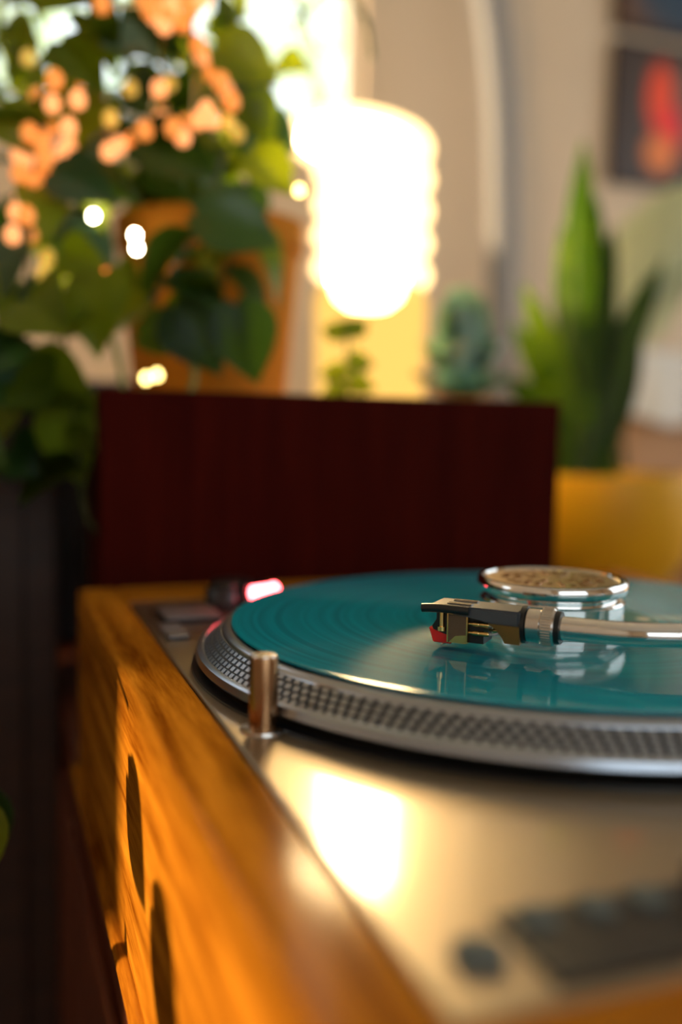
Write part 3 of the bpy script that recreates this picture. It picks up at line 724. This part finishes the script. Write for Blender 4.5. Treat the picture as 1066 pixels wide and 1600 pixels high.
# leaves that stand out in the photograph: kind, position, facing (right, up), tip (right, up), size
for key, p, (nr, nu), (tr, tu), sz in (
  ('bright', (-.225, .345, 1.238), (0, .2), (1, -.15), .055), ('pale', (-.175, .345, 1.205), (.1, .9), (1, -.1), .050),
  ('bright', (-.095, .305, 1.195), (.1, .2), (1, -.35), .048), ('bright', (-.075, .30, 1.165), (.2, .2), (.5, -.8), .038),
  ('dark', (-.150, .315, 1.125), (.1, .5), (1, -.15), .060), ('pale', (-.205, .335, 1.105), (-.1, .5), (.9, -.4), .048),
  ('leaf', (-.172, .312, 1.035), (-.2, .4), (-.05, -1), .058), ('dark', (-.110, .30, 1.078), (.1, .4), (1, -.2), .062),
  ('dark', (-.125, .30, 1.012), (.1, .2), (.6, -.8), .055), ('dark', (-.085, .285, 1.015), (.1, .1), (.3, -1), .056),
  ('pale', (-.252, .345, .978), (.1, .7), (1, -.4), .046), ('bright', (-.238, .35, 1.150), (0, .2), (.6, -.8), .040),
  ('bright', (-.070, .30, 1.125), (.1, .2), (.7, -.6), .040), ('leaf', (-.196, .318, .945), (-.3, .1), (.05, -1), .060),
  ('leaf', (-.200, .325, 1.19), (0, .5), (.6, -.7), .045), ('bright', (-.170, .335, 1.16), (.2, .7), (-.3, -.8), .042),
  ('leaf', (-.148, .312, .992), (0, .8), (1, .1), .050),
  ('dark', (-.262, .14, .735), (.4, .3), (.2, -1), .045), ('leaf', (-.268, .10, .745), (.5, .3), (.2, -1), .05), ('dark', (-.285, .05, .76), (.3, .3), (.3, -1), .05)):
    n = -fwd + rgt*nr + Vector((0, 0, nu)); tip = rgt*tr + Vector((0, 0, tu))
    add_leaf(vine, LM[key][0], p, n, tip, sz)
for p, tipd, sz in (((-.272, .032, .822), (0, -.8, -.6), .050), ((-.278, -.03, .800), (0, -.8, -.5), .055)):
    add_leaf(vine, LM['leaf'][2], p, -SUN_DIR, tipd, sz)
# curling tendrils
for pts in ([(-.15, .315, .99), (-.125, .30, .985), (-.112, .295, .968), (-.118, .292, .950), (-.138, .296, .944), (-.148, .30, .955)],
            [(-.19, .33, 1.0), (-.168, .31, .99), (-.158, .305, .93), (-.160, .302, .87)],
            [(-.06, .40, 1.25), (-.07, .39, 1.275), (-.045, .385, 1.285), (-.015, .38, 1.27), (.0, .375, 1.235)],
            [(-.01, .40, 1.26), (.02, .39, 1.29), (.045, .385, 1.27), (.052, .38, 1.235)]):
    bm = NB(); tube(bm, pts, .0021, 6, 6); obj('tendril', bm, M['tendril'], vine)

# string of fairy lights wound through the vine
fl = thing('fairy_lights', (-.13, .50, RZ), 'string of small warm fairy lights wound through the vine leaves', 'string lights')
def glows(pts, mt, r):
    for p in pts:
        bm = NB(); lathe(bm, [(0, -1.2*r), (.8*r, -.8*r), (r, 0), (.75*r, .8*r), (0, 1.3*r)], 10, p); obj('bulb', bm, M[mt], fl)
F1 = [(-0.223, 0.358, 1.119), (-0.212, 0.363, 1.110), (-0.200, 0.364, 1.120), (-0.185, 0.378, 1.185), (-0.197, 0.362, 1.158), (-0.203, 0.379, 1.149), (-0.197, 0.299, 1.127), (-0.220, 0.342, 1.100), (-0.225, 0.384, 1.095), (-0.216, 0.354, 1.080), (-0.224, 0.378, 1.071), (-0.205, 0.312, 1.161), (-0.197, 0.336, 1.122), (-0.228, 0.326, 1.100), (-0.209, 0.343, 1.087), (-0.214, 0.354, 1.161), (-0.191, 0.297, 1.145), (-0.221, 0.323, 1.127), (-0.230, 0.327, 1.074), (-0.220, 0.377, 1.068), (-0.203, 0.362, 1.105), (-0.213, 0.315, 1.119), (-0.227, 0.375, 1.125), (-0.212, 0.312, 1.108), (-0.192, 0.347, 1.132), (-0.224, 0.311, 1.069), (-0.233, 0.303, 1.054), (-0.196, 0.375, 1.178), (-0.206, 0.319, 1.147)]
F2 = [(-0.147, 0.296, 1.130), (-0.126, 0.357, 1.158), (-0.110, 0.341, 1.151), (-0.110, 0.290, 1.140), (-0.104, 0.346, 1.143), (-0.160, 0.329, 1.127), (-0.150, 0.337, 1.133), (-0.170, 0.303, 1.115), (-0.168, 0.370, 1.166), (-0.101, 0.327, 1.197), (-0.090, 0.346, 1.193), (-0.081, 0.335, 1.177), (-0.089, 0.284, 1.153), (-0.135, 0.308, 1.163), (-0.129, 0.286, 1.131), (-0.108, 0.278, 1.143), (-0.100, 0.269, 1.160), (-0.121, 0.294, 1.128), (-0.105, 0.321, 1.201), (-0.107, 0.264, 1.133)]
F3 = [(-0.130, 0.340, 1.238), (-0.127, 0.308, 1.219), (-0.115, 0.301, 1.216), (-0.097, 0.340, 1.243), (-0.117, 0.316, 1.213), (-0.138, 0.309, 1.212), (-0.171, 0.337, 1.225), (-0.133, 0.332, 1.117), (-0.145, 0.289, 1.208), (-0.113, 0.360, 1.247), (-0.134, 0.282, 1.200), (-0.103, 0.336, 1.236), (-0.108, 0.346, 1.244), (-0.136, 0.282, 1.196), (-0.140, 0.353, 1.240)]
glows((F1+F2+F3)[::2], 'fairy', .0058)
glows((F1+F2+F3)[1::2], 'fairy_orange', .0062)
glows([(-0.216, 0.416, 1.031), (-0.137, 0.393, 1.028), (-0.164, 0.391, 1.047)], 'fairy_dim', .0050)
glows([(-0.142, 0.378, 1.075), (-0.141, 0.377, 1.065), (-0.172, 0.390, 1.089)], 'fairy_bright', .0026)
glows([(-0.133, 0.382, 0.966), (-0.127, 0.366, 0.968), (-0.029, 0.351, 1.129), (-0.026, 0.327, 1.109), (-0.205, 0.414, 1.059), (-0.209, 0.403, 1.044)], 'fairy_gold', .0030)
pts = sorted(F1, key=lambda p: p[2]) + sorted(F2, key=lambda p: p[0]) + sorted(F3, key=lambda p: -p[2])
bm = NB(); tube(bm, [(x, y+.003, z) for x, y, z in pts], .0006, 5, 3); obj('wire', bm, M['brass'], fl)

glows([(-0.169, 0.366, 1.219), (-0.201, 0.368, 1.200), (-0.220, 0.354, 1.187), (-0.116, 0.379, 1.192), (-0.167, 0.319, 1.142), (-0.187, 0.366, 1.107), (-0.206, 0.402, 1.057), (-0.212, 0.332, 1.034), (-0.194, 0.380, 1.194), (-0.072, 0.337, 1.148), (-0.089, 0.294, 1.141), (-0.230, 0.365, 1.045), (-0.146, 0.375, 1.183)], 'fairy_soft', .0055)
# small seedling between the box and the lamp
sd = thing('seedling', (.035, .385, RZ), 'small yellow-green seedling in front of the lamp, behind the box', 'plant')
bm = NB(); lathe(bm, [(0, RZ), (.016, RZ), (.020, RZ+.022), (.018, RZ+.022), (.017, RZ+.018), (0, RZ+.018)], 24, (.035, .385, 0)); obj('pot', bm, M['terracotta'], sd)
bm = NB(); tube(bm, [(.035, .385, RZ+.018), (.037, .383, .975), (.034, .38, 1.01)], .0012, 6, 4); obj('stem', bm, M['stem'], sd)
for (dx, dz, tr, tu) in ((0, 1.008, -.8, .3), (0, 1.008, .6, .7), (0, .985, .9, 0), (0, .975, -1, .1), (.002, .968, .9, -.2), (0, .962, -.8, -.3)):
    add_leaf(sd, LM['bright'][2], (.035+dx, .381, dz), -fwd+Vector((0, 0, .5)), rgt*tr+Vector((0, 0, tu)), .024)

# blue-green succulent right of the lamp
su = thing('succulent', (.198, .490, RZ), 'blue-green rosette succulent to the right of the lamp', 'plant')
bm = NB(); lathe(bm, [(0, RZ), (.030, RZ), (.036, RZ+.03), (.033, RZ+.03), (.032, RZ+.026), (0, RZ+.026)], 32, (.198, .490, 0)); obj('pot', bm, M['terracotta'], su)
sm = leaf_mesh('succulent_leaf', M['succulent'], aspect=.55, fold=.2, droop=-.25, wave=0, kind='round')
for ring, (cnt, el, sz) in enumerate(((8, .25, .060), (8, .7, .070), (6, 1.1, .085), (3, 1.4, .10))):
    for i in range(cnt):
        a = 2*PI*i/cnt+ring*.4; out = Vector((math.cos(a), math.sin(a), 0))
        tip = out*math.cos(el)+Vector((0, 0, math.sin(el))); n = -out*math.sin(el)+Vector((0, 0, math.cos(el)))
        add_leaf(su, sm, Vector((.198, .490, RZ+.026+.004*ring)), n, tip, sz)

# strap-leaved plant in a mustard bowl, right of the box
SPX, SPY = .475, .68
sp = thing('strap_leaf_plant', (SPX, SPY, CT), 'tall green strap-leaved plant in a mustard bowl right of the box', 'potted plant')
bm = NB(); lathe(bm, [(0, CT), (.055, CT), (.062, CT+.005), (.105, CT+.07), (.115, CT+.150), (.112, CT+.178), (.104, CT+.178), (.105, CT+.150), (0, CT+.146)], 64, (SPX+.035, SPY, 0)); obj('bowl', bm, M['mustard'], sp)
bm = NB(); lathe(bm, [(0, CT+.158), (.104, CT+.150)], 32, (SPX+.035, SPY, 0)); obj('soil', bm, M['soil'], sp)
def blade(base, tipp, width, mt, bend=(0, 0, 0), n=10):
    b0, b1 = Vector(base), Vector(tipp); d = b1-b0; mid = (b0+b1)/2+Vector(bend)
    bm = NB(); rows = []
    view = (b0-CAMP).normalized()
    for i in range(n+1):
        t = i/n; p = b0*(1-t)**2+mid*2*t*(1-t)+b1*t*t
        w = width*.5*(.55+.9*t-.3*t*t)*(1-t**4)+.0006
        side = d.cross(view).normalized()
        side = (side + view*.35).normalized()
        dep = side.cross(d).normalized()
        rows.append([bm.verts.new(p-side*w+dep*w*.35), bm.verts.new(p), bm.verts.new(p+side*w+dep*w*.35)])
    for a, b_ in zip(rows, rows[1:]):
        for k in range(2): bm.faces.new((a[k], a[k+1], b_[k+1], b_[k]))
    bmesh.ops.solidify(bm, geom=list(bm.faces), thickness=.002)
    return obj('strap_leaf', bm, M[mt], sp)
B = (SPX, SPY, CT+.155)
for t, w, mt, be in (((.480, .715, 1.31), .055, 'blade', (-.02, 0, .03)), ((.455, .72, 1.20), .05, 'blade', (-.02, 0, .02)),
                     ((.400, .72, 1.12), .045, 'blade', (.0, 0, .03)), ((.425, .69, 1.05), .05, 'blade', (.01, 0, .02)), ((.37, .70, 1.00), .045, 'blade', (.01, 0, .04)),
                     ((.52, .70, 1.20), .045, 'blade_dark', (0, 0, .02)), ((.58, .67, 1.16), .045, 'blade_dark', (-.02, 0, .0)),
                     ((.56, .67, 1.14), .05, 'blade_dark', (-.02, 0, -.01)), ((.54, .66, 1.06), .05, 'blade_dark', (.0, 0, -.02)),
                     ((.385, .72, 1.07), .05, 'blade', (.01, 0, .03)), ((.41, .70, 1.02), .055, 'blade', (.02, 0, .02)), ((.445, .71, 1.15), .055, 'blade', (0, 0, .02)), ((.50, .71, 1.24), .05, 'blade', (0, 0, .02)),
                     ((.49, .70, 1.13), .05, 'blade', (0, 0, .0)), ((.53, .70, 1.10), .04, 'blade', (-.01, 0, .01)), ((.44, .68, 1.10), .04, 'blade_dark', (0, 0, 0))):
    blade((B[0]+random.uniform(-.03, .03), B[1]+random.uniform(-.02, .02), B[2]), t, w, mt, be)

# ------------------------------------------------------------------ far things
# pale curved pole of an arc lamp
ap = thing('arc_pole', (.85, 1.62, 0), 'pale curved pole of an arched floor lamp against the beige wall', 'floor lamp')
bm = NB(); lathe(bm, [(0, 0), (.10, 0), (.10, .03), (.09, .04), (0, .04)], 40, (.85, 1.62, 0)); obj('base', bm, M['pole'], ap)
bm = NB(); tube(bm, [(.85, 1.62, .03), (.860, 1.62, .9), (.868, 1.62, 1.25), (.862, 1.62, 1.5), (.842, 1.62, 1.75), (.79, 1.62, 2.0), (.68, 1.60, 2.22), (.5, 1.55, 2.36), (.3, 1.5, 2.38)], .033, 20, 8); obj('pole', bm, M['pole'], ap)
bm = NB(); lathe(bm, [(0, 2.40), (.02, 2.40), (.06, 2.36), (.14, 2.28), (.137, 2.275), (.055, 2.352), (0, 2.38)], 40, (.29, 1.5, 0)); obj('shade', bm, M['pole'], ap)

def picture(x0, x1, z0, z1, label, kind):
    m, nt, b = new_mat('print_'+kind)
    setp(b, rough=0.5)
    tc = nt.nodes.new('ShaderNodeTexCoord')
    def blob(cx, cz, sx, sz, c_in, prev):
        mp = nt.nodes.new('ShaderNodeMapping'); mp.vector_type = 'POINT'
        mp.inputs['Location'].default_value = (-cx/sx, 0, -cz/sz); mp.inputs['Scale'].default_value = (1/sx, 0, 1/sz)
        nt.links.new(tc.outputs['Object'], mp.inputs['Vector'])
        g = nt.nodes.new('ShaderNodeTexGradient'); g.gradient_type = 'SPHERICAL'; nt.links.new(mp.outputs[0], g.inputs['Vector'])
        ml = nt.nodes.new('ShaderNodeMath'); ml.operation = 'MULTIPLY'; ml.inputs[1].default_value = 2.6; ml.use_clamp = True
        nt.links.new(g.outputs['Fac'], ml.inputs[0])
        mx = nt.nodes.new('ShaderNodeMix'); mx.data_type = 'RGBA'; mx.inputs[7].default_value = (*c_in, 1)
        nt.links.new(ml.outputs[0], mx.inputs[0])
        if isinstance(prev, tuple): mx.inputs[6].default_value = (*prev, 1)
        else: nt.links.new(prev, mx.inputs[6])
        return mx.outputs[2]
    if kind == 'red':
        o = blob(.06, .05, .10, .14, (.10, .075, .055), (.055, .03, .02))
        o = blob(-.035, .05, .055, .115, (.95, .07, .01), o)
        o = blob(.0, -.03, .05, .08, (.95, .012, .016), o)
        o = blob(-.03, -.095, .065, .065, (.85, .22, .04), o)
    else:
        o = blob(.05, .02, .25, .25, (.03, .06, .10), (.16, .07, .03))
    nt.links.new(o, b.inputs['Base Color'])
    cx, cz = (x0+x1)/2, (z0+z1)/2
    t = thing('framed_picture', (cx, Y1-.02, z0), label, 'picture')
    bm = NB(); box(bm, (x0+.012, Y1-.018, z0+.012), (x1-.012, Y1-.006, z1-.012))
    for v in bm.verts: v.co -= Vector((cx, 0, cz))
    o_ = bpy.data.objects.new('print', mesh_of('print', bm, m)); COL.objects.link(o_); o_.parent = t
    o_.location = Vector((cx, 0, cz))-t.location
    for lo, hi in (((x0, z0), (x1, z0+.015)), ((x0, z1-.015), (x1, z1)), ((x0, z0+.015), (x0+.015, z1-.015)), ((x1-.015, z0+.015), (x1, z1-.015))):
        bm = NB(); box(bm, (lo[0], Y1-.028, lo[1]), (hi[0], Y1-.002, hi[1]), .002); obj('frame_bar', bm, M['dark_wood'], t)
    return t
picture(1.335, 1.72, 1.61, 1.985, 'dark framed picture with a red and orange shape on the beige wall', 'red')
picture(1.335, 1.72, 2.015, 2.35, 'dark blue framed picture hanging above the red one', 'blue')

# tan armchair with white cushions, right edge
ac = thing('armchair', (1.35, 1.25, 0), 'tan upholstered armchair at the right edge behind the plant', 'armchair')
bm = NB(); box(bm, (1.13, .85, .18), (1.75, 1.60, .45), .04, 4); obj('seat', bm, M['tan_fabric'], ac)
bm = NB(); box(bm, (1.06, 1.42, .45), (1.75, 1.64, 1.09), .06, 4); obj('backrest', bm, M['tan_fabric'], ac)
for x in (1.04, 1.72):
    bm = NB(); box(bm, (x, .85, .18), (x+.12, 1.62, .72), .04, 4); obj('armrest', bm, M['tan_fabric'], ac)
for x in (1.10, 1.75):
    for y in (.92, 1.55):
        bm = NB(); lathe(bm, [(0, 0), (.016, 0), (.024, .18), (0, .18)], 14, (x, y, 0)); obj('leg', bm, M['dark_wood'], ac)
# white throw folded over the chair back
bm = NB(); n = 24; rows = []
prof = [(1.395, .96), (1.397, 1.01), (1.40, 1.05), (1.405, 1.095), (1.43, 1.118), (1.53, 1.126), (1.63, 1.118), (1.656, 1.09), (1.66, 1.02), (1.662, .95)]
for i in range(n+1):
    x = 1.05 + (1.62-1.05)*i/n; row = []
    for k, (y, z) in enumerate(prof):
        e = abs(k-4.5)/4.5
        row.append(bm.verts.new((x, y + .008*math.sin(i*1.1)*e - (.012*e if y < 1.5 else -.012*e), z + .012*math.sin(i*.7+1)*e*e)))
    rows.append(row)
for a, b_ in zip(rows, rows[1:]):
    for k in range(len(prof)-1): bm.faces.new((a[k], a[k+1], b_[k+1], b_[k]))
bmesh.ops.recalc_face_normals(bm, faces=bm.faces)
bmesh.ops.solidify(bm, geom=list(bm.faces), thickness=.008)
solo('throw_blanket', bm, M['pale_fabric'], (1.28, 1.53, 1.126), 'white throw blanket folded over the tan armchair back', 'blanket')

# pale broad-leaved plant on the floor behind the strap-leaved one
bp_ = thing('broad_leaf_plant', (.87, 1.06, 0), 'pale grey-green broad-leaved plant at the right under the red picture', 'potted plant')
bm = NB(); lathe(bm, [(0, 0), (.09, 0), (.10, .01), (.12, .30), (.11, .30), (.105, .27), (0, .27)], 48, (.88, 1.06, 0)); obj('pot', bm, M['white_paint'], bp_)
bm = NB(); lathe(bm, [(0, .28), (.106, .272)], 24, (.88, 1.06, 0)); obj('soil', bm, M['soil'], bp_)
for tip, w, be in (((.87, 1.00, 1.36), .10, (-.05, 0, .03)), ((.98, 1.02, 1.30), .10, (-.04, 0, .05)), ((.90, 1.00, 1.22), .08, (.0, 0, -.02)), ((1.0, .98, 1.40), .1, (-.09, 0, .05))):
    mid = Vector((.72, 1.0, 1.06)); b1 = Vector(tip)
    bm = NB(); tube(bm, [(.88, 1.06, .27), (.85, 1.05, .6), (.78, 1.02, .9), tuple(mid)], .007, 8, 4); st_ = obj('leaf_stalk', bm, M['stem'], bp_)
    bm = NB(); rows = []; d = b1-mid; ctl = (mid+b1)/2+Vector(be)
    view = (mid-CAMP).normalized(); side = d.cross(view).normalized(); dep = side.cross(d).normalized()
    for i in range(13):
        t = i/12; p = mid*(1-t)**2+ctl*2*t*(1-t)+b1*t*t; wd = w*.5*math.sin(PI*(.04+.95*t))**.8
        rows.append([bm.verts.new(p+side*wd*k+dep*wd*.3*abs(k)) for k in (-1, -.5, 0, .5, 1)])
    for a, b_ in zip(rows, rows[1:]):
        for k in range(4): bm.faces.new((a[k], a[k+1], b_[k+1], b_[k]))
    bmesh.ops.solidify(bm, geom=list(bm.faces), thickness=.0015)
    obj('broad_leaf', bm, M['pale_leaf'], bp_)
